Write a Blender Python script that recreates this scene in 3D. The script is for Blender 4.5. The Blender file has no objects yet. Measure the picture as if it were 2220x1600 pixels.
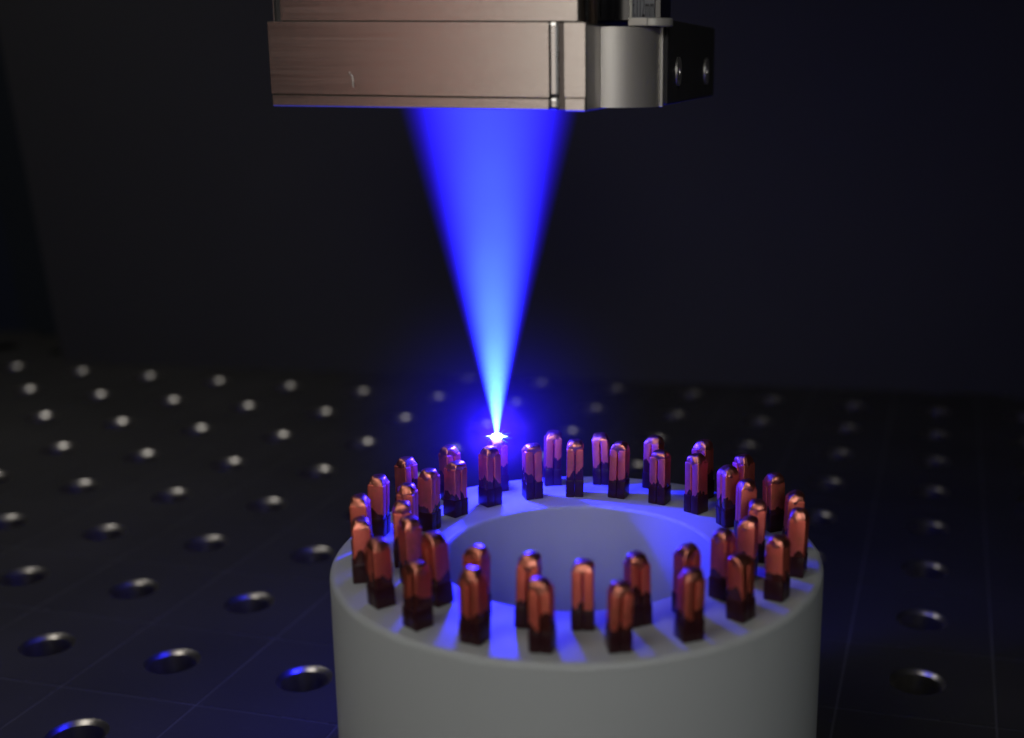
import bpy, bmesh, math, random
from mathutils import Vector, Matrix, noise
R = math.radians
scene = bpy.context.scene
col = scene.collection
random.seed(7)

# ------------------------------------------------------------------ camera, world, lamps
# one unit is 100 mm; the origin is the table surface under the middle of the ring
cam_d = bpy.data.cameras.new("camera")
cam = bpy.data.objects.new("camera", cam_d)
col.objects.link(cam)
FWD = Vector((-0.22919292, 0.94208436, -0.24484213))
RGT = Vector((0.97119302, 0.23818123, 0.00733635))
UPV = Vector((-0.06522826, 0.23610753, 0.9695352))
CAM = Vector((0.85771853, -2.90264887, 2.0198716))
m = Matrix((RGT, UPV, -FWD)).transposed().to_4x4()
m.translation = CAM
cam.matrix_world = m
cam_d.sensor_fit = 'HORIZONTAL'
cam_d.sensor_width = 36
cam_d.lens = 2738.41589 / 2220 * 36
cam_d.shift_x = -272.91 / 2220
cam_d.shift_y = 23.12 / 2220
cam_d.clip_start = 0.02
cam_d.clip_end = 100
cam_d.dof.use_dof = True
cam_d.dof.focus_distance = 3.50
cam_d.dof.aperture_fstop = 0.0444 / 0.058       # opening of 5.8 mm at this scene's scale
cam_d.dof.aperture_blades = 7
scene.camera = cam

world = bpy.data.worlds.new("World")
scene.world = world
world.use_nodes = True
bg = world.node_tree.nodes["Background"]
bg.inputs[0].default_value = (0.55, 0.6, 0.8, 1)
bg.inputs[1].default_value = 0.004

scene.view_settings.view_transform = 'Standard'
scene.view_settings.look = 'None'
scene.view_settings.exposure = 0
scene.view_settings.gamma = 1
scene.cycles.use_denoising = True
try:
    scene.cycles.denoiser = 'OPENIMAGEDENOISE'
except Exception:
    pass
scene.cycles.sample_clamp_indirect = 4
scene.cycles.max_bounces = 8
scene.cycles.volume_bounces = 0
scene.cycles.use_adaptive_sampling = False


def area(name, loc, target, size, power, color, size_y=None, spread=180):
    d = bpy.data.lights.new(name, 'AREA')
    d.energy = power
    d.color = color
    d.shape = 'RECTANGLE'
    d.size = size
    d.size_y = size_y or size
    d.spread = R(spread)
    o = bpy.data.objects.new(name, d)
    col.objects.link(o)
    o.location = loc
    o.rotation_euler = (Vector(target) - Vector(loc)).to_track_quat('-Z', 'Y').to_euler()
    return o


APEX = Vector((-0.366, 0.405, 0.962))
# overhead cell lamp, on the left of the cell
area("cell_lamp", (-5.0, 1.4, 6.0), (-4.3, 2.2, 0.0), 1.6, 19, (1.0, 0.97, 0.93), spread=100)
area("front_lamp", (-2.2, -3.6, 6.5), (-1.6, -1.0, 0.0), 3.2, 66, (1.0, 0.95, 0.88), 2.2)
# unseen soft key light above and behind the camera
area("key_light", (3.1, -8.5, 4.6), (0, 0, 1.0), 2.2, 7.2, (1.0, 0.99, 0.98), 2.2, spread=34)
area("pin_fill_light", (1.1, -6.8, 0.9), (0.1, 0, 0.9), 1.8, 5, (1.0, 0.94, 0.88), 0.9)  # low fill lamp added to brighten the fronts of the pins
# two lamps added behind the camera only for the laser head to mirror
area("head_reflection_light", (-1.05, -7.7, 2.4), (-0.4, 0.2, 2.0), 1.3, 24, (1.0, 0.92, 0.83), 3.4)
area("reddish_light", (-2.65, -7.4, 2.4), (-0.5, 0.2, 2.0), 0.5, 4.2, (1.0, 0.42, 0.34), 3.0)
# the light given off where the beam meets the copper
pl = bpy.data.lights.new("weld_light", 'POINT')
pl.energy = 62
pl.color = (0.012, 0.012, 1.0)
pl.shadow_soft_size = 0.016
plo = bpy.data.objects.new("weld_light", pl)
col.objects.link(plo)
plo.location = APEX + Vector((0, 0, 0.11))


# ------------------------------------------------------------------ helpers
def tag(o, label=None, cat=None, group=None, kind=None):
    if label: o["label"] = label
    if cat: o["category"] = cat
    if group: o["group"] = group
    if kind: o["kind"] = kind
    return o


def empty(name, loc=(0, 0, 0), rz=0.0):
    o = bpy.data.objects.new(name, None)
    o.empty_display_size = 0.05
    col.objects.link(o)
    o.location = loc
    o.rotation_euler = (0, 0, rz)
    return o


def finish(name, bm, mat, parent=None, smooth=True, angle=35):
    me = bpy.data.meshes.new(name)
    bmesh.ops.recalc_face_normals(bm, faces=bm.faces)
    bm.to_mesh(me)
    bm.free()
    for mm in (mat if isinstance(mat, (list, tuple)) else [mat]):
        me.materials.append(mm)
    o = bpy.data.objects.new(name, me)
    col.objects.link(o)
    if parent: o.parent = parent
    if smooth:
        me.polygons.foreach_set("use_smooth", [True] * len(me.polygons))
        try:
            me.set_sharp_from_angle(angle=R(angle))
        except Exception:
            pass
    return o


def box(bm, x0, x1, y0, y1, z0, z1):
    v = [bm.verts.new(p) for p in ((x0, y0, z0), (x1, y0, z0), (x1, y1, z0), (x0, y1, z0),
                                   (x0, y0, z1), (x1, y0, z1), (x1, y1, z1), (x0, y1, z1))]
    fs = [bm.faces.new([v[i] for i in q]) for q in ((3, 2, 1, 0), (4, 5, 6, 7), (0, 1, 5, 4), (1, 2, 6, 5), (2, 3, 7, 6), (3, 0, 4, 7))]
    return v, fs


def bevel_all(bm, off, seg=2, ang=30):
    bmesh.ops.recalc_face_normals(bm, faces=bm.faces)
    bm.normal_update()
    es = [e for e in bm.edges if len(e.link_faces) == 2 and e.calc_face_angle(0) > R(ang)]
    bmesh.ops.bevel(bm, geom=es, offset=off, segments=seg, profile=0.5, affect='EDGES', clamp_overlap=True)


def bbox(name, x0, x1, y0, y1, z0, z1, mat, parent, off=0.003, seg=2):
    bm = bmesh.new()
    box(bm, x0, x1, y0, y1, z0, z1)
    if off: bevel_all(bm, off, seg)
    if isinstance(mat, tuple):                 # second material: the machined lower chamfer
        bm.normal_update()
        for f in bm.faces:
            if -0.9 < f.normal.z < -0.3: f.material_index = 1
        return finish(name, bm, mat, parent, smooth=False)
    return finish(name, bm, mat, parent, smooth=False)


def lathe(bm, prof, seg=64, closed=False, cx=0, cy=0):
    rings = []
    for (r, z) in prof:
        rings.append([bm.verts.new((cx + r * math.cos(2 * math.pi * i / seg), cy + r * math.sin(2 * math.pi * i / seg), z)) for i in range(seg)])
    n = len(rings)
    for k in range(n if closed else n - 1):
        a, b = rings[k], rings[(k + 1) % n]
        for i in range(seg):
            j = (i + 1) % seg
            bm.faces.new((a[i], a[j], b[j], b[i]))
    return rings


def prism(bm, pts, z0, z1):
    lo = [bm.verts.new((x, y, z0)) for x, y in pts]
    hi = [bm.verts.new((x, y, z1)) for x, y in pts]
    n = len(pts)
    for i in range(n):
        j = (i + 1) % n
        bm.faces.new((lo[i], lo[j], hi[j], hi[i]))
    bm.faces.new(lo[::-1])
    bm.faces.new(hi)


# ------------------------------------------------------------------ node helpers
class NT:
    def __init__(self, mat):
        self.t = mat.node_tree
        self.n = self.t.nodes
        self.l = self.t.links

    def new(self, typ, **kw):
        x = self.n.new(typ)
        for k, v in kw.items():
            setattr(x, k, v)
        return x

    def put(self, sock, v):
        if isinstance(v, bpy.types.NodeSocket):
            self.l.new(v, sock)
        else:
            sock.default_value = v

    def math(self, op, a, b=0.0, c=None, clamp=False):
        x = self.new('ShaderNodeMath', operation=op, use_clamp=clamp)
        self.put(x.inputs[0], a)
        self.put(x.inputs[1], b)
        if c is not None: self.put(x.inputs[2], c)
        return x.outputs[0]

    def smooth(self, v, a, b, to0=0.0, to1=1.0):
        x = self.new('ShaderNodeMapRange', interpolation_type='SMOOTHSTEP')
        self.put(x.inputs[0], v)
        for i, q in zip((1, 2, 3, 4), (a, b, to0, to1)): self.put(x.inputs[i], q)
        return x.outputs[0]

    def noise(self, vec, scale, detail=3, rough=0.5, w=None):
        x = self.new('ShaderNodeTexNoise')
        if w is not None:
            x.noise_dimensions = '4D'
            self.put(x.inputs['W'], w)
        self.put(x.inputs['Vector'], vec)
        x.inputs['Scale'].default_value = scale
        x.inputs['Detail'].default_value = detail
        x.inputs['Roughness'].default_value = rough
        return x.outputs[0]

    def scaled(self, vec, s):
        x = self.new('ShaderNodeMapping')
        self.put(x.inputs[0], vec)
        x.inputs['Scale'].default_value = s
        return x.outputs[0]

    def mix(self, f, a, b):
        x = self.new('ShaderNodeMix', data_type='RGBA')
        self.put(x.inputs[0], f)
        self.put(x.inputs[6], a)
        self.put(x.inputs[7], b)
        return x.outputs[2]


def mat(name, color, rough=0.5, metal=0.0, spec=0.5):
    mt = bpy.data.materials.new(name)
    mt.use_nodes = True
    b = mt.node_tree.nodes["Principled BSDF"]
    b.inputs['Base Color'].default_value = (*color, 1)
    b.inputs['Roughness'].default_value = rough
    b.inputs['Metallic'].default_value = metal
    b.inputs['Specular IOR Level'].default_value = spec
    return mt, NT(mt), b


def vary(mt, t, b, color, amt=0.15, scale=6, stretch=(1, 1, 1), rough=0.5, ramt=0.08, bump=0.0, bscale=60):
    tc = t.new('ShaderNodeTexCoord')
    v = t.scaled(tc.outputs['Object'], stretch)
    n = t.noise(v, scale, 4, 0.6)
    dark = tuple(c * (1 - amt) for c in color) + (1,)
    lite = tuple(min(1, c * (1 + amt)) for c in color) + (1,)
    t.put(b.inputs['Base Color'], t.mix(n, dark, lite))
    t.put(b.inputs['Roughness'], t.math('MULTIPLY_ADD', n, 2 * ramt, rough - ramt))
    if bump:
        n2 = t.noise(v, bscale, 3, 0.6)
        bp = t.new('ShaderNodeBump')
        bp.inputs['Strength'].default_value = bump
        bp.inputs['Distance'].default_value = 0.002
        t.put(bp.inputs['Height'], n2)
        t.put(b.inputs['Normal'], bp.outputs[0])
    return tc


# brushed aluminium (grain runs along local X)
def brushed(name, color, rough=0.38, stretch=(0.18, 6, 22), bump=0.12):
    mt, t, b = mat(name, color, rough, 1.0)
    vary(mt, t, b, color, 0.14, 9, stretch, rough, 0.07, bump, 26)
    return mt


M_ALU = brushed("brushed_aluminium", (0.60, 0.57, 0.535), 0.24)
M_CHAMFER, t_, b_ = mat("matt_machined_chamfer", (0.6, 0.58, 0.55), 0.6, 0.2)
vary(M_CHAMFER, t_, b_, (0.33, 0.32, 0.31), 0.1, 12, (1, 1, 1), 0.5, 0.05)
M_CREASE, t_, b_ = mat("brown_grey_crease", (0.2, 0.17, 0.15), 0.5, 0.6)
vary(M_CREASE, t_, b_, (0.22, 0.185, 0.165), 0.1, 12)
M_ALU_PLAIN = brushed("bead_blasted_aluminium", (0.60, 0.57, 0.52), 0.6, (4, 4, 4), 0.15)
M_PALE, t_, b_ = mat("pale_aluminium", (0.6, 0.58, 0.52), 0.45, 0.35)
vary(M_PALE, t_, b_, (0.60, 0.58, 0.52), 0.1, 12, (1, 1, 1), 0.45, 0.05)
M_BOSS, t_, b_ = mat("blasted_boss", (0.5, 0.48, 0.44), 0.45, 0.75)
vary(M_BOSS, t_, b_, (0.90, 0.85, 0.77), 0.06, 5, (1, 1, 1), 0.5, 0.05, 0.15, 60)
M_EDGE, t_, b_ = mat("bright_aluminium_edge", (0.78, 0.78, 0.76), 0.28, 1.0)
vary(M_EDGE, t_, b_, (0.74, 0.74, 0.72), 0.1, 12, (1, 1, 1), 0.28, 0.05)
M_GROOVE, t_, b_ = mat("dark_groove", (0.03, 0.025, 0.022), 0.5, 0.6)
vary(M_GROOVE, t_, b_, (0.03, 0.025, 0.022), 0.2, 12)
M_BLACK, t_, b_ = mat("black_anodised", (0.008, 0.008, 0.008), 0.6, 0.0, 0.12)
vary(M_BLACK, t_, b_, (0.060, 0.058, 0.058), 0.3, 14, (1, 1, 1), 0.6, 0.08)
M_GLOSS, t_, b_ = mat("glossy_black", (0.006, 0.006, 0.008), 0.12, 0.0, 0.6)
vary(M_GLOSS, t_, b_, (0.006, 0.006, 0.008), 0.2, 8, (1, 1, 1), 0.12, 0.03)
M_SCREW, t_, b_ = mat("steel_screw", (0.8, 0.76, 0.70), 0.35, 1.0)
vary(M_SCREW, t_, b_, (0.95, 0.91, 0.84), 0.05, 30, (1, 1, 1), 0.45, 0.08)
M_THREAD, t_, b_ = mat("threaded_steel", (0.20, 0.16, 0.13), 0.4, 1.0)
vary(M_THREAD, t_, b_, (0.20, 0.16, 0.13), 0.3, 30)
M_LABEL, t_, b_ = mat("grey_label", (0.20, 0.21, 0.23), 0.5)
vary(M_LABEL, t_, b_, (0.20, 0.21, 0.23), 0.15, 10)
M_INK, t_, b_ = mat("black_ink", (0.008, 0.008, 0.01), 0.6)
vary(M_INK, t_, b_, (0.008, 0.008, 0.01), 0.1, 10)

# ring: matt grey-white plastic
M_RING, t_, b_ = mat("matt_grey_plastic", (0.5, 0.5, 0.47), 0.45, 0, 0.35)
vary(M_RING, t_, b_, (0.440, 0.470, 0.475), 0.05, 2.5, (1, 1, 0.3), 0.48, 0.05, 0.12, 90)

# table: dark, oiled, nitrided steel
M_TABLE, t_, b_ = mat("dark_nitrided_steel", (0.03, 0.03, 0.03), 0.55, 0, 0.35)
vary(M_TABLE, t_, b_, (0.033, 0.032, 0.029), 0.35, 1.6, (1, 1, 1), 0.55, 0.12, 0.2, 40)
# fine scratches and spatter specks on the table
_tc = [n for n in M_TABLE.node_tree.nodes if n.type == 'TEX_COORD'][0]
_n1 = t_.noise(t_.scaled(_tc.outputs['Object'], (1, 9, 1)), 9, 5, 0.7)
_n2 = t_.noise(t_.scaled(_tc.outputs['Object'], (7, 0.8, 1)), 11, 5, 0.7)
_sc = t_.math('MAXIMUM', t_.smooth(_n1, 0.60, 0.72), t_.smooth(_n2, 0.62, 0.74))
_sp = t_.smooth(t_.noise(_tc.outputs['Object'], 34, 2, 0.5), 0.70, 0.78)
_old = b_.inputs['Base Color'].links[0].from_socket
t_.put(b_.inputs['Base Color'], t_.mix(t_.math('MULTIPLY', t_.math('MAXIMUM', _sc, _sp), 0.45, None, True), _old, (0.10, 0.10, 0.10, 1)))
M_SCRIBE, t_, b_ = mat("scribed_steel", (0.10, 0.10, 0.10), 0.45, 0.3, 0.5)
vary(M_SCRIBE, t_, b_, (0.105, 0.105, 0.10), 0.4, 3)
M_BUSH, t_, b_ = mat("bare_steel", (0.62, 0.58, 0.54), 0.3, 1.0)
vary(M_BUSH, t_, b_, (0.50, 0.475, 0.44), 0.2, 14, (1, 1, 1), 0.32, 0.1, 0.2, 60)
M_WALL, t_, b_ = mat("dark_cell_wall", (0.04, 0.04, 0.042), 0.7, 0, 0.2)
vary(M_WALL, t_, b_, (0.037, 0.037, 0.035), 0.15, 0.5, (1, 1, 1), 0.7, 0.08, 0.15, 30)
M_WALL2, t_, b_ = mat("dark_blue_cell_wall", (0.02, 0.026, 0.036), 0.7, 0, 0.2)
vary(M_WALL2, t_, b_, (0.016, 0.021, 0.030), 0.15, 0.5, (1, 1, 1), 0.7, 0.08)


# copper wire: bare above a ragged line, brown enamel below it
def wire_material():
    mt, t, b = mat("copper_wire", (0.8, 0.3, 0.17), 0.3, 1)
    tc = t.new('ShaderNodeTexCoord')
    oi = t.new('ShaderNodeObjectInfo')
    sep = t.new('ShaderNodeSeparateXYZ')
    t.put(sep.inputs[0], tc.outputs['Object'])
    rnd = t.math('MULTIPLY', oi.outputs['Random'], 37.0)
    v = t.scaled(tc.outputs['Object'], (1, 1, 0.16))
    n = t.noise(v, 60, 5, 0.7, rnd)
    lo = t.noise(t.scaled(tc.outputs['Object'], (1, 1, 0.1)), 34, 1, 0.5, rnd)
    line = t.math('ADD', t.math('MULTIPLY', n, 0.050), t.math('MULTIPLY', lo, 0.095))
    line = t.math('ADD', line, -0.020)
    line = t.math('ADD', line, t.math('MULTIPLY', oi.outputs['Random'], 0.026))
    bare = t.smooth(t.math('SUBTRACT', sep.outputs[2], line), -0.0008, 0.0012)
    fine = t.noise(t.scaled(tc.outputs['Object'], (1, 1, 0.3)), 60, 4, 0.6, rnd)
    tarn = t.noise(tc.outputs['Object'], 22, 3, 0.6, rnd)
    cu = t.mix(fine, (0.74, 0.125, 0.085, 1), (0.98, 0.27, 0.19, 1))
    cu = t.mix(t.smooth(tarn, 0.5, 0.75, 0, 0.55), cu, (0.50, 0.17, 0.05, 1))
    t.put(b.inputs['Base Color'], t.mix(bare, (0.050, 0.012, 0.011, 1), cu))
    t.put(b.inputs['Metallic'], bare)
    t.put(b.inputs['Roughness'], t.math('ADD', t.math('MULTIPLY', bare, t.math('MULTIPLY_ADD', fine, 0.2, 0.22)), 0.2))
    h = t.math('ADD', t.math('MULTIPLY', t.noise(v, 120, 3, 0.6, rnd), 0.5), t.math('MULTIPLY', bare, -0.5))
    bp = t.new('ShaderNodeBump')
    bp.inputs['Strength'].default_value = 0.35
    bp.inputs['Distance'].default_value = 0.0012
    t.put(bp.inputs['Height'], h)
    t.put(b.inputs['Normal'], bp.outputs[0])
    return mt


M_WIRE = wire_material()


def bead_material():
    mt, t, b = mat("melted_copper", (0.85, 0.36, 0.22), 0.25, 1)
    tc = t.new('ShaderNodeTexCoord')
    oi = t.new('ShaderNodeObjectInfo')
    rnd = t.math('MULTIPLY', oi.outputs['Random'], 37.0)
    n = t.noise(tc.outputs['Object'], 55, 4, 0.6, rnd)
    t.put(b.inputs['Base Color'], t.mix(n, (0.66, 0.17, 0.10, 1), (0.96, 0.40, 0.30, 1)))
    t.put(b.inputs['Roughness'], t.math('MULTIPLY_ADD', n, 0.25, 0.24))
    bp = t.new('ShaderNodeBump')
    bp.inputs['Strength'].default_value = 0.5
    bp.inputs['Distance'].default_value = 0.004
    t.put(bp.inputs['Height'], t.noise(tc.outputs['Object'], 70, 3, 0.7, rnd))
    t.put(b.inputs['Normal'], bp.outputs[0])
    return mt


M_BEAD = bead_material()
M_SLEEVE, t_, b_ = mat("dark_insulation", (0.012, 0.006, 0.009), 0.3, 0, 0.25)
vary(M_SLEEVE, t_, b_, (0.030, 0.008, 0.011), 0.3, 20, (1, 1, 0.3), 0.3, 0.08, 0.2, 60)

# ------------------------------------------------------------------ cell walls
ORG = Vector((10.27228966, -8.17802523))                  # ring centre on the table's hole grid
WA = Vector((-4.9021, 4.3080, 0))
WT = Vector((0.99145698, 0.13043413, 0))
WN = Vector((-0.13043413, 0.99145698, 0))


def wall(name, pts, thick, material):
    bm = bmesh.new()
    f = [bm.verts.new(WA + WT * a + Vector((0, 0, z))) for a, z in pts]
    k = [bm.verts.new(WA + WT * a + WN * thick + Vector((0, 0, z))) for a, z in pts]
    n = len(pts)
    bm.faces.new(f)
    bm.faces.new(k[::-1])
    for i in range(n):
        bm.faces.new((f[i], f[(i + 1) % n], k[(i + 1) % n], k[i]))
    bevel_all(bm, 0.02, 2)
    o = finish(name, bm, material)
    tag(o, kind='structure')
    return o


wall("back_wall", [(0.0, -0.4), (13, -0.4), (13, 5.0), (-0.50, 5.0)], 0.12, M_WALL)
o = wall("left_wall", [(-7.0, -0.4), (1.0, -0.4), (1.0, 5.0), (-7.0, 5.0)], 0.1, M_WALL2)
o.location = WN * 0.9

# ------------------------------------------------------------------ welding table
table = empty("welding_table", (0, 0, 0))
tag(table, "dark steel fixture table with a grid of bright-rimmed round holes under the grey ring", "welding table")
G = 0.5
HO = 0.094     # outer radius of the countersink
HB = 0.080     # bore
bm = bmesh.new()
bs = bmesh.new()
holes = []
SEG = 24
for gx in range(-4, 20):
    for gy in range(-12, 3):
        cx, cy = (gx - ORG.x) * G, (gy - ORG.y) * G
        if (Vector((cx, cy, 0)) - WA).dot(WN) > -0.02 - 0.0 and gx < 20:
            pass
        h = G / 2 - 0.0042
        inner, outer = [], []
        for i in range(SEG):
            a = 2 * math.pi * (i + 0.5) / SEG
            c, s = math.cos(a), math.sin(a)
            k = h / max(abs(c), abs(s))
            inner.append(bm.verts.new((cx + HO * c, cy + HO * s, 0)))
            outer.append(bm.verts.new((cx + k * c, cy + k * s, 0)))
        crn = {}
        for i in range(SEG):
            j = (i + 1) % SEG
            a0 = 2 * math.pi * (i + 0.5) / SEG
            a1 = 2 * math.pi * (j + 0.5) / SEG
            q0 = int(((math.degrees(a0) + 45) % 360) // 90)
            q1 = int(((math.degrees(a1) + 45) % 360) // 90)
            if q0 != q1:
                ca = R(45 + 90 * q0)
                cv = bm.verts.new((cx + h * math.copysign(1, math.cos(ca)), cy + h * math.copysign(1, math.sin(ca)), 0))
                bm.faces.new((inner[i], outer[i], cv, outer[j], inner[j]))
            else:
                bm.faces.new((inner[i], outer[i], outer[j], inner[j]))
        holes.append((cx, cy))
finish("table_top", bm, M_TABLE, table, smooth=False)
x0, x1 = (-4.5 - ORG.x) * G, (19.5 - ORG.x) * G
y0, y1 = (-12.5 - ORG.y) * G, (2.5 - ORG.y) * G
for gx in range(-4, 19):
    x = (gx + 0.5 - ORG.x) * G
    box(bs, x - 0.004, x + 0.004, y0, y1, -0.02, -0.0015)
for gy in range(-12, 2):
    y = (gy + 0.5 - ORG.y) * G
    box(bs, x0, x1, y - 0.004, y + 0.004, -0.02, -0.0017)
finish("scribed_grid", bs, M_SCRIBE, table, smooth=False)

bm = bmesh.new()
lathe(bm, [(HO, 0.0), (HO - 0.002, -0.001), (HB + 0.003, -0.0115), (HB, -0.0145), (HB, -0.15), (HB - 0.004, -0.15)], 40)
proto = finish("hole_rim", bm, M_BUSH, table, True, 25)
used = False
for cx, cy in holes:
    P = Vector((cx, cy, 0))
    d = P - CAM
    z = d.dot(FWD)
    if z < 0.5: continue
    px = 1110 + 272.9 + 2738.4 * d.dot(RGT) / z
    py = 800 + 23.1 - 2738.4 * d.dot(UPV) / z
    if not (-700 < px < 3000 and 600 < py < 2400): continue
    if (P - WA).dot(WN) > -0.03: continue
    if P.length < 0.72: continue
    if used:
        o = proto.copy()
        col.objects.link(o)
    else:
        o = proto
        used = True
    o.location = (cx, cy, 0)

# ------------------------------------------------------------------ the grey ring
ZT = 0.80
RO, RI = 0.6205, 0.3475
bm = bmesh.new()
prof = [(RO, 0.0), (RO, ZT - 0.016)]
for i in range(1, 7):                      # soft outer shoulder
    a = R(90 * i / 6)
    prof.append((RO - 0.016 + 0.016 * math.cos(a), ZT - 0.016 + 0.016 * math.sin(a)))
prof.append((RI + 0.012, ZT))
for i in range(1, 4):
    a = R(90 * i / 3)
    prof.append((RI + 0.012 - 0.012 * math.sin(a), ZT - 0.012 + 0.012 * math.cos(a)))
prof.append((RI, 0.0))
lathe(bm, prof, 160, closed=True)
ring = finish("pin_holder_ring", bm, M_RING, None, True, 40)
tag(ring, "matt grey plastic cylinder with a wide bore, carrying all the copper pins on its rim", "ring holder")


# ------------------------------------------------------------------ hairpin pairs
def wire_bm(side, h=0.140):
    bm = bmesh.new()
    w, d = 0.0230, 0.044
    cx = side * 0.01265
    box(bm, cx - w / 2, cx + w / 2, -d / 2, d / 2, 0.0, h)
    bevel_all(bm, 0.0032, 3)
    return bm


def sleeve_bm(side):
    bm = bmesh.new()
    w, d = 0.0252, 0.0478
    cx = side * 0.0129
    box(bm, cx - w / 2, cx + w / 2, -d / 2, d / 2, 0.0004, 0.050)
    bevel_all(bm, 0.0022, 2)
    return bm


def bead_mesh(seed, slump, hgt):
    rnd = random.Random(seed)
    bm = bmesh.new()
    bmesh.ops.create_icosphere(bm, subdivisions=4, radius=1.0)
    off = Vector((rnd.uniform(0, 50), rnd.uniform(0, 50), rnd.uniform(0, 50)))
    ax, ay = 0.0252, 0.0226
    for v in bm.verts:
        p = v.co.copy()
        # rounded-square footprint that becomes round at the crown
        e = 0.40 + 0.5 * max(0, p.z)
        sx = math.copysign(abs(p.x) ** e, p.x)
        sy = math.copysign(abs(p.y) ** e, p.y)
        k = math.sqrt(max(0.0, 1 - p.z * p.z))
        q = Vector((sx, sy, 0))
        if q.length > 1e-6:
            lim = 1.0 + 0.26 * (1 - abs(math.cos(2 * math.atan2(p.y, p.x)))) * (1 - max(0, p.z)) ** 0.7
            q = q.normalized() * min(lim, (k ** 0.55) * lim)
        z = p.z
        if z < 0:
            z = z * 0.75
        co = Vector((q.x * ax, q.y * ay, 0.1375 + z * (hgt - 0.005)))
        co.x += slump[0] * max(0, p.z)
        co.y += slump[1] * max(0, p.z)
        n1 = noise.noise(co * 55 + off)
        n2 = noise.noise(co * 140 + off)
        rim = max(0.0, 1 - abs(p.z + 0.25) * 2.2)
        dirn = Vector((q.x, q.y, p.z)).normalized()
        co += dirn * (n1 * 0.0026 + n2 * (0.0006 + 0.0022 * rim))
        co.z += rim * n2 * 0.006
        v.co = co
    me = bpy.data.meshes.new("weld_bead")
    bm.to_mesh(me)
    bm.free()
    me.materials.append(M_BEAD)
    me.polygons.foreach_set("use_smooth", [True] * len(me.polygons))
    return me


BEADS = [bead_mesh(1, (0, 0), 0.029), bead_mesh(2, (0.004, 0.002), 0.027), bead_mesh(3, (-0.004, -0.003), 0.031),
         bead_mesh(4, (0.002, -0.005), 0.025), bead_mesh(5, (-0.003, 0.004), 0.028), bead_mesh(6, (0.005, -0.002), 0.03)]

pin0 = empty("copper_pin")
for s in (-1, 1):
    w = finish("wire", wire_bm(s), M_WIRE, pin0)
    finish("sleeve", sleeve_bm(s), M_SLEEVE, w)
bd = bpy.data.objects.new("weld_bead", BEADS[0])
col.objects.link(bd)
bd.parent = pin0


def copy_tree(o, parent=None):
    c = o.copy()
    col.objects.link(c)
    c.parent = parent
    for ch in list(o.children):
        copy_tree(ch, c)
    return c


ORD = ["", "next", "second", "third", "fourth", "fifth", "sixth", "seventh", "eighth", "ninth", "tenth", "eleventh"]
BASE = math.degrees(math.atan2(FWD.y, FWD.x))


def look(a):
    if abs(a) < 62: return "sharp purple-lit"
    if abs(a) < 105: return "soft-focus reddish"
    return "blurred orange-brown"


rp = random.Random(11)
first = True
for circle, rad, a0 in (("outer", 0.5500, 28.0), ("inner", 0.4420, 36.3)):
    for k in range(22):
        step = k if k <= 11 else k - 22          # + clockwise, - anticlockwise
        a = a0 - 360 / 22 * step
        a = (a + 180) % 360 - 180
        p = pin0 if first else copy_tree(pin0)
        if not first or True:
            kid = [c for c in p.children if c.name.startswith("weld_bead")][0]
            kid.data = BEADS[rp.randrange(len(BEADS))]
            kid.rotation_euler.z = rp.choice((0, math.pi))
        first = False
        jr = rp.uniform(-0.006, 0.006)
        ja = rp.uniform(-0.8, 0.8)
        th = R(a + ja + BASE)
        p.location = ((rad + jr) * math.cos(th), (rad + jr) * math.sin(th), ZT)
        p.rotation_euler = (R(rp.uniform(-2.3, 2.3)), R(rp.uniform(-2.3, 2.3)), th - math.pi / 2 + R(rp.uniform(-5, 5)))
        p.scale = (1, 1, rp.uniform(0.96, 1.07))
        if circle == "outer":
            if step == 0:
                lab = "copper pin of the outer circle directly under the blue beam, hidden behind a nearer pin"
                p.location = (APEX.x, APEX.y, ZT)
                p.scale = (1, 1, 0.98)
            elif step == 11:
                lab = "%s copper pin, outer circle, exactly opposite the pin under the beam" % look(a)
            else:
                lab = "%s copper pin, outer circle, %s %s from the pin under the beam" % (
                    look(a), ORD[abs(step)], "clockwise" if step > 0 else "anticlockwise")
        else:
            if step == 0:
                lab = "purple-lit copper pin of the inner circle standing just in front of the welding spot"
            elif step == 11:
                lab = "%s copper pin, inner circle, exactly opposite the one before the welding spot" % look(a)
            else:
                lab = "%s copper pin, inner circle, %s %s from the one before the welding spot" % (
                    look(a), ORD[abs(step)], "clockwise" if step > 0 else "anticlockwise")
        tag(p, lab, "copper pin", "copper pins standing in the %s circle on the grey ring" % circle)

# ------------------------------------------------------------------ laser head (local x along its front, y into depth, z up)
head = empty("laser_head", (0, 0, 0), R(2.673447))
_o = Vector((0, 0, 0))
dpx = FWD + RGT * ((930 - 1110 - 272.91) / 2738.41589) - UPV * ((233 - 800 - 23.12) / 2738.41589)
HP = CAM + dpx * 3.16
head.location = (HP.x, HP.y, 0)
tag(head, "brushed aluminium laser head over the ring, with a rounded boss and black side box", "laser head")
mm = 0.01
ZB, ZG, ZTOP = 1.900, 1.929, 2.108


def hb(name, x0, x1, y0, y1, z0, z1, mt, off=0.3, seg=2):
    return bbox(name, x0 * mm, x1 * mm, y0 * mm, y1 * mm, z0 * mm, z1 * mm, mt, head, off * mm, seg)


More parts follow.
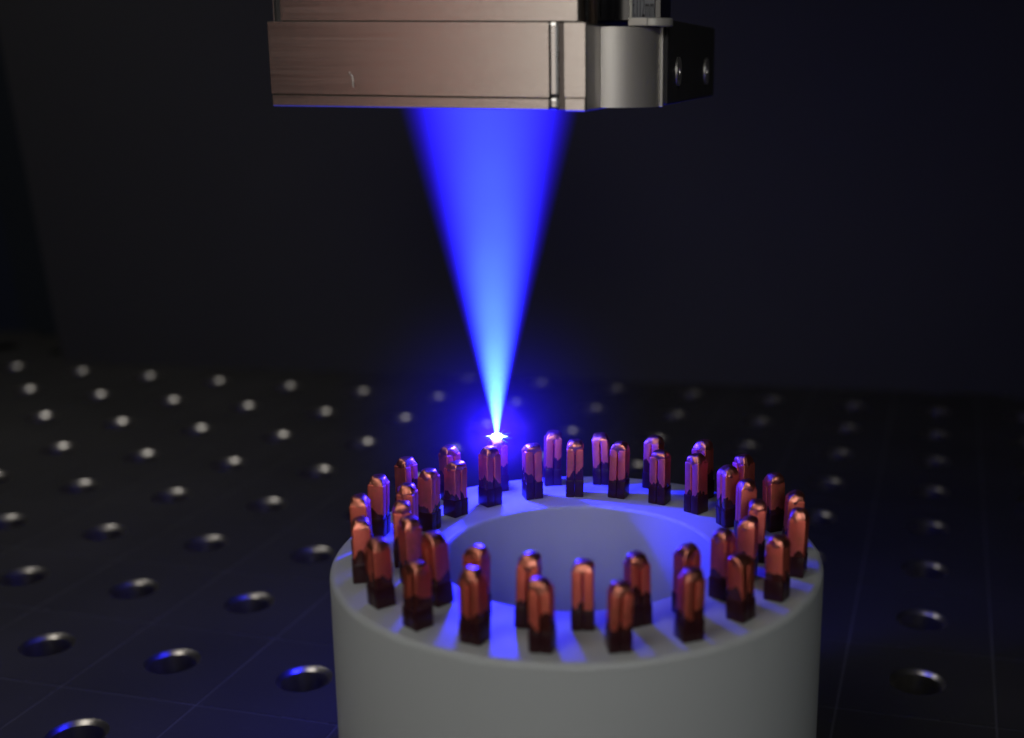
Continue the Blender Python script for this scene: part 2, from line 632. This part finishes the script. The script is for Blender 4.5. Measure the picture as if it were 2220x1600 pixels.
# housing: lower block with a window opening underneath; built as the block above the base plate
hb("housing", -42.3, 31.1, 0, 78, 193.1, 210.9, M_ALU, 0.08, 1)
hb("base_plate", -42.3, 31.1, 0.0, 14.0, 190.0, 192.9, (M_ALU, M_CHAMFER), 0.32, 1)
hb("base_plate", -42.3, -12.5, 14.1, 78, 190.0, 192.9, (M_ALU, M_CHAMFER), 0.32, 1)
hb("base_plate", -12.4, 31.1, 62, 78, 190.0, 192.9, (M_ALU, M_CHAMFER), 0.32, 1)
hb("groove_strip", -41.9, 31.0, 0.35, 77.6, 192.7, 193.4, M_GROOVE, 0)  # dark strip filling the groove above the base plate
hb("chamfered_strip", 31.15, 33.7, -0.7, 60, 193.2, 210.9, M_EDGE, 0.75)
hb("chamfered_strip", 31.15, 33.7, -0.7, 60, 190.1, 193.1, M_EDGE, 0.75)
hb("crease", 33.5, 35.0, 0.35, 60, 190.2, 210.7, M_CREASE, 0)
hb("end_block", 34.8, 40.3, 0, 60, 193.15, 210.9, M_ALU, 0.15, 1)
hb("end_block", 34.8, 40.3, 0, 60, 189.8, 193.1, (M_ALU, M_CHAMFER), 0.32, 1)
hb("upper_housing", -38.8, 38.2, 0.5, 74, 211.15, 262, M_ALU, 0.08, 1)
hb("groove_strip", -38.4, 37.8, 1.2, 73, 210.7, 211.3, M_GROOVE, 0)  # dark strip filling the line under the upper housing
hb("side_cover", -40.6, -39.0, 1.6, 60, 210.9, 262, M_BLACK, 0.1)
hb("cover_edge", -40.95, -40.65, 1.0, 30, 210.9, 262, M_EDGE, 0.05, 1)
# exit window, recessed in the underside
bm = bmesh.new()
lathe(bm, [(0.001, 1.9305), (0.235, 1.9305), (0.250, 1.9305), (0.250, 1.9325), (0.001, 1.9325)], 48)
bmesh.ops.translate(bm, verts=bm.verts, vec=Vector((0.1, 0.30, 0)))
win = finish("exit_window", bm, M_GLOSS, head)
win.location = (0, 0, -0.0005)

# bevelled side and rounded boss
bm = bmesh.new()
prism(bm, [(0.4033, 0.006), (0.4036, 0.004), (0.412, 0.050), (0.414, 0.11), (0.4033, 0.13)], 1.903, 2.102)
finish("side_bevel", bm, M_BOSS, head)
bm = bmesh.new()
pts = [(0.4145, 0.60), (0.4145, 0.107)]
for i in range(0, 19):
    a = R(-86 + 86 * i / 18)
    pts.append((0.405 + 0.134 * math.cos(a), 0.250 + 0.134 * math.sin(a)))
pts += [(0.539, 0.60)]
prism(bm, pts, 1.904, 2.102)
bevel_all(bm, 0.007, 1, 50)
bm.normal_update()
for f in bm.faces:
    if -0.9 < f.normal.z < -0.3: f.material_index = 1
finish("round_boss", bm, (M_BOSS, M_CHAMFER), head, True, 30)
hb("edge_strip", 53.9, 54.75, 25.6, 27.2, 190.3, 210.4, M_PALE, 0.12)
hb("boss_flange", 47.6, 52.5, 15, 34, 210.45, 212.4, M_PALE, 0.2)
bm = bmesh.new()
lathe(bm, [(0.0005, 2.1050), (0.053, 2.1050), (0.0550, 2.1065), (0.0550, 2.1225), (0.053, 2.124), (0.0005, 2.124)], 48)
bmesh.ops.translate(bm, verts=bm.verts, vec=Vector((0.5245, 0.212, 0)))
finish("flange_end", bm, M_PALE, head)

# black side box with two countersunk screws
hb("side_box", 45, 55.6, 28, 118, 190.8, 212.5, M_BLACK, 0.5)
for yy, zz, rr in ((44.0, 199.2, 3.9), (98.0, 198.9, 4.1)):
    bm = bmesh.new()
    lathe(bm, [(rr * mm, -0.001), (rr * mm, 0.0050), (rr * 0.95 * mm, 0.0060), (rr * 0.62 * mm, 0.0006), (0.0004, 0.0005)], 48)
    for v in bm.verts: v.co = Vector((v.co.z, v.co.y, v.co.x))
    o = finish("countersink", bm, M_SCREW, head, True, 25)
    o.location = (0.5566, yy * mm, zz * mm)
    bm = bmesh.new()
    r2 = rr * 0.50 * mm
    lathe(bm, [(r2, 0.0), (r2, 0.003), (r2 * 0.86, 0.0045), (r2 * 0.55, 0.0048), (r2 * 0.5, 0.001), (0.0003, 0.001)], 24)
    for v in bm.verts: v.co = Vector((v.co.z, v.co.y, v.co.x))
    s = finish("screw", bm, M_SCREW, o, True, 25)
    s.location = (0.0005, 0, 0)

# upper assembly to the right: threaded rod, black sensor box, label plate
bm = bmesh.new()
prof = []
z = 2.108
while z < 2.62:
    prof += [(0.0118, z), (0.0096, z + 0.0025)]
    z += 0.005
lathe(bm, prof, 20)
o = finish("threaded_rod", bm, M_THREAD, head, True, 20)
o.location = (0.398, 0.10, 0)
hb("sensor_box", 38.2, 46.1, 25.5, 60, 211.9, 262, M_GLOSS, 0.3)
hb("box_edge", 37.6, 38.15, 25.0, 28, 211.9, 262, M_PALE, 0.08)
hb("label_plate", 46.9, 52.7, 24.0, 25.2, 212.6, 262, M_LABEL, 0.05)
hb("plate_edge", 46.2, 46.85, 23.7, 25.6, 211.2, 262, M_PALE, 0.08)
hb("label_backing", 52.75, 54.2, 24.6, 40, 212.6, 262, M_GLOSS, 0.1)
cu = bpy.data.curves.new("label_text", 'FONT')
cu.body = "f.112mm"
cu.size = 0.072
cu.align_x = 'LEFT'
cu.extrude = 0.0004
cu.materials.append(M_INK)
tx = bpy.data.objects.new("label_text", cu)
col.objects.link(tx)
dg = bpy.context.evaluated_depsgraph_get()
w = tx.evaluated_get(dg).dimensions.x or 0.3
me = bpy.data.meshes.new_from_object(tx.evaluated_get(dg))
bpy.data.objects.remove(tx)
o = bpy.data.objects.new("label_text", me)
col.objects.link(o)
o.parent = head
o.rotation_euler = (R(90), 0, 0)
o.scale = (0.055 / w, 1, 1)
o.location = (0.4705, 0.2394, 2.129)

# bent shiny sliver stuck on the front face
bm = bmesh.new()
path = [(-20.75, 198.7), (-20.45, 198.1), (-20.1, 197.5), (-19.95, 196.8), (-20.05, 196.1), (-20.0, 195.5), (-19.75, 194.9)]
prev = None
for i, (x, z) in enumerate(path):
    r = 0.0026 * math.sin(math.pi * (i + 0.7) / (len(path) + 0.4)) + 0.0004
    ringv = []
    for k in range(8):
        a = 2 * math.pi * k / 8
        ringv.append(bm.verts.new((x * mm + r * math.cos(a), -0.0006 + 0.7 * r * math.sin(a), z * mm)))
    if prev:
        for k in range(8):
            bm.faces.new((prev[k], prev[(k + 1) % 8], ringv[(k + 1) % 8], ringv[k]))
    else:
        bm.faces.new(ringv[::-1])
    prev = ringv
bm.faces.new(prev)
finish("scratch", bm, M_EDGE, head)


# ------------------------------------------------------------------ beam, plasma and glow
def volume_mat(name):
    mt = bpy.data.materials.new(name)
    mt.use_nodes = True
    t = NT(mt)
    for n in list(t.n):
        if n.type != 'OUTPUT_MATERIAL': t.n.remove(n)
    out = [n for n in t.n if n.type == 'OUTPUT_MATERIAL'][0]
    return mt, t, out


BH = 0.968
SL = 0.240
mt, t, out = volume_mat("lit_smoke_in_beam")
tc = t.new('ShaderNodeTexCoord')
sep = t.new('ShaderNodeSeparateXYZ')
t.put(sep.inputs[0], tc.outputs['Object'])
X, Y, Z = sep.outputs
rho = t.math('SQRT', t.math('ADD', t.math('MULTIPLY', X, X), t.math('MULTIPLY', Y, Y)))
Rz = t.math('ADD', t.math('MULTIPLY', t.math('MAXIMUM', Z, 0.0), SL), 0.0055)
q = t.math('DIVIDE', rho, Rz)
core = t.smooth(q, 0.18, 0.96, 1.0, 0.0)
broad = t.smooth(q, 0.66, 1.10, 1.0, 0.0)
wisp = t.math('MULTIPLY_ADD', t.noise(t.scaled(tc.outputs['Object'], (1, 1, 0.5)), 9, 4, 0.55), 0.7, 0.65)
iR = t.math('DIVIDE', 1.0, Rz)
c_str = t.math('MULTIPLY', t.math('MULTIPLY', core, t.math('MULTIPLY', iR, iR)), 0.0255)
c_str = t.math('MULTIPLY', c_str, wisp)
c_str = t.math('MULTIPLY', c_str, t.math('MULTIPLY_ADD', t.math('POWER', t.math('SUBTRACT', 1.0, Z, None, True), 2.0), 1.25, 0.62))
b_str = t.math('MULTIPLY', t.math('MULTIPLY', broad, iR), 1.0)
cc = t.new('ShaderNodeVectorMath', operation='SCALE')
cc.inputs[0].default_value = (0.28, 1.0, 40.0)
t.put(cc.inputs['Scale'], c_str)
cb = t.new('ShaderNodeVectorMath', operation='SCALE')
cb.inputs[0].default_value = (0.022, 0.002, 1.0)
t.put(cb.inputs['Scale'], b_str)
ad = t.new('ShaderNodeVectorMath', operation='ADD')
t.put(ad.inputs[0], cc.outputs[0])
t.put(ad.inputs[1], cb.outputs[0])
em = t.new('ShaderNodeEmission')
t.put(em.inputs['Color'], ad.outputs[0])
em.inputs['Strength'].default_value = 1.0
t.l.new(em.outputs[0], out.inputs['Volume'])
M_BEAM = mt
bm = bmesh.new()
lathe(bm, [(0.0004, -0.004), (0.010, -0.003), (0.012, 0.004), (0.0055 * 1.25 + SL * 1.25 * BH, BH), (0.0004, BH)], 64)
beam = finish("laser_beam", bm, M_BEAM)
beam.location = APEX
tag(beam, "bright blue cone of laser light narrowing from the head down to one copper pin", "laser beam")

mt, t, out = volume_mat("glare_and_smoke_glow")  # emission put in for lens glare, with lit smoke near the middle
tc = t.new('ShaderNodeTexCoord')
ln = t.new('ShaderNodeVectorMath', operation='LENGTH')
t.put(ln.inputs[0], tc.outputs['Object'])
d = ln.outputs['Value']
den = t.math('POWER', t.math('ADD', t.math('MULTIPLY', d, d), 0.0009), 1.5)
e = t.math('DIVIDE', 0.0035, den)
e = t.math('MULTIPLY', e, t.smooth(d, 0.12, 0.52, 1.0, 0.0))
puff = t.noise(tc.outputs['Object'], 13, 4, 0.55)
pm = t.math('MULTIPLY', t.smooth(puff, 0.40, 0.62), t.smooth(d, 0.04, 0.13, 1.0, 0.0))
c1 = t.new('ShaderNodeVectorMath', operation='SCALE')
c1.inputs[0].default_value = (0.012, 0.003, 1.0)
t.put(c1.inputs['Scale'], e)
c2 = t.new('ShaderNodeVectorMath', operation='SCALE')
c2.inputs[0].default_value = (0.45, 0.16, 3.0)
t.put(c2.inputs['Scale'], pm)
ad = t.new('ShaderNodeVectorMath', operation='ADD')
t.put(ad.inputs[0], c1.outputs[0])
t.put(ad.inputs[1], c2.outputs[0])
em = t.new('ShaderNodeEmission')
t.put(em.inputs['Color'], ad.outputs[0])
t.l.new(em.outputs[0], out.inputs['Volume'])
bm = bmesh.new()
bmesh.ops.create_icosphere(bm, subdivisions=4, radius=0.54)
glow = finish("glare_halo", bm, mt)
glow.location = APEX + Vector((0, 0, 0.01))
tag(glow, "deep blue halo of glare and lit smoke around the welding spot on the outer circle", "glare halo", kind='stuff')


def emis(name, color, strength):
    mt = bpy.data.materials.new(name)
    mt.use_nodes = True
    t = NT(mt)
    for n in list(t.n):
        if n.type != 'OUTPUT_MATERIAL': t.n.remove(n)
    out = [n for n in t.n if n.type == 'OUTPUT_MATERIAL'][0]
    em = t.new('ShaderNodeEmission')
    em.inputs[0].default_value = (*color, 1)
    em.inputs[1].default_value = strength
    t.l.new(em.outputs[0], out.inputs['Surface'])
    return mt


M_PLASMA = emis("white_hot_plasma", (0.75, 1.0, 1.0), 3.0)
M_RAY = emis("spark_ray", (0.10, 0.42, 1.0), 1.6)
plasma = empty("welding_spot", APEX)
tag(plasma, "white-hot star-shaped welding spot where the blue beam meets the pin", "welding spot")
bm = bmesh.new()
bmesh.ops.create_icosphere(bm, subdivisions=3, radius=1)
for v in bm.verts:
    n = noise.noise(v.co * 2.3)
    v.co = Vector((v.co.x * 0.0175, v.co.y * 0.0175, v.co.z * 0.0115)) * (1 + 0.25 * n)
finish("core", bm, M_PLASMA, plasma)


def spike(bm, dirv, length, r):
    dirv = dirv.normalized()
    a = dirv.orthogonal().normalized()
    b = dirv.cross(a)
    base = [bm.verts.new(dirv * 0.006 + (a * math.cos(2 * math.pi * i / 6) + b * math.sin(2 * math.pi * i / 6)) * r) for i in range(6)]
    tip = bm.verts.new(dirv * length)
    for i in range(6):
        bm.faces.new((base[i], base[(i + 1) % 6], tip))
    bm.faces.new(base[::-1])


bm = bmesh.new()
hr = Vector((RGT.x, RGT.y, 0))
spike(bm, hr + Vector((0, 0, 0.03)), 0.034, 0.007)
spike(bm, -hr + Vector((0, 0, 0.05)), 0.032, 0.007)
spike(bm, Vector((0.1, -1, 0.1)), 0.03, 0.006)
spike(bm, Vector((-0.1, 1, 0.1)), 0.03, 0.006)
finish("flare", bm, M_PLASMA, plasma, smooth=False)
rs = random.Random(5)
bm = bmesh.new()
for i in range(34):
    a = rs.uniform(0, 2 * math.pi)
    el = rs.uniform(-0.45, 0.35)
    spike(bm, Vector((math.cos(a), math.sin(a), el)), rs.uniform(0.024, 0.05), 0.0007)
o = finish("spark_rays", bm, M_RAY, plasma, smooth=False)
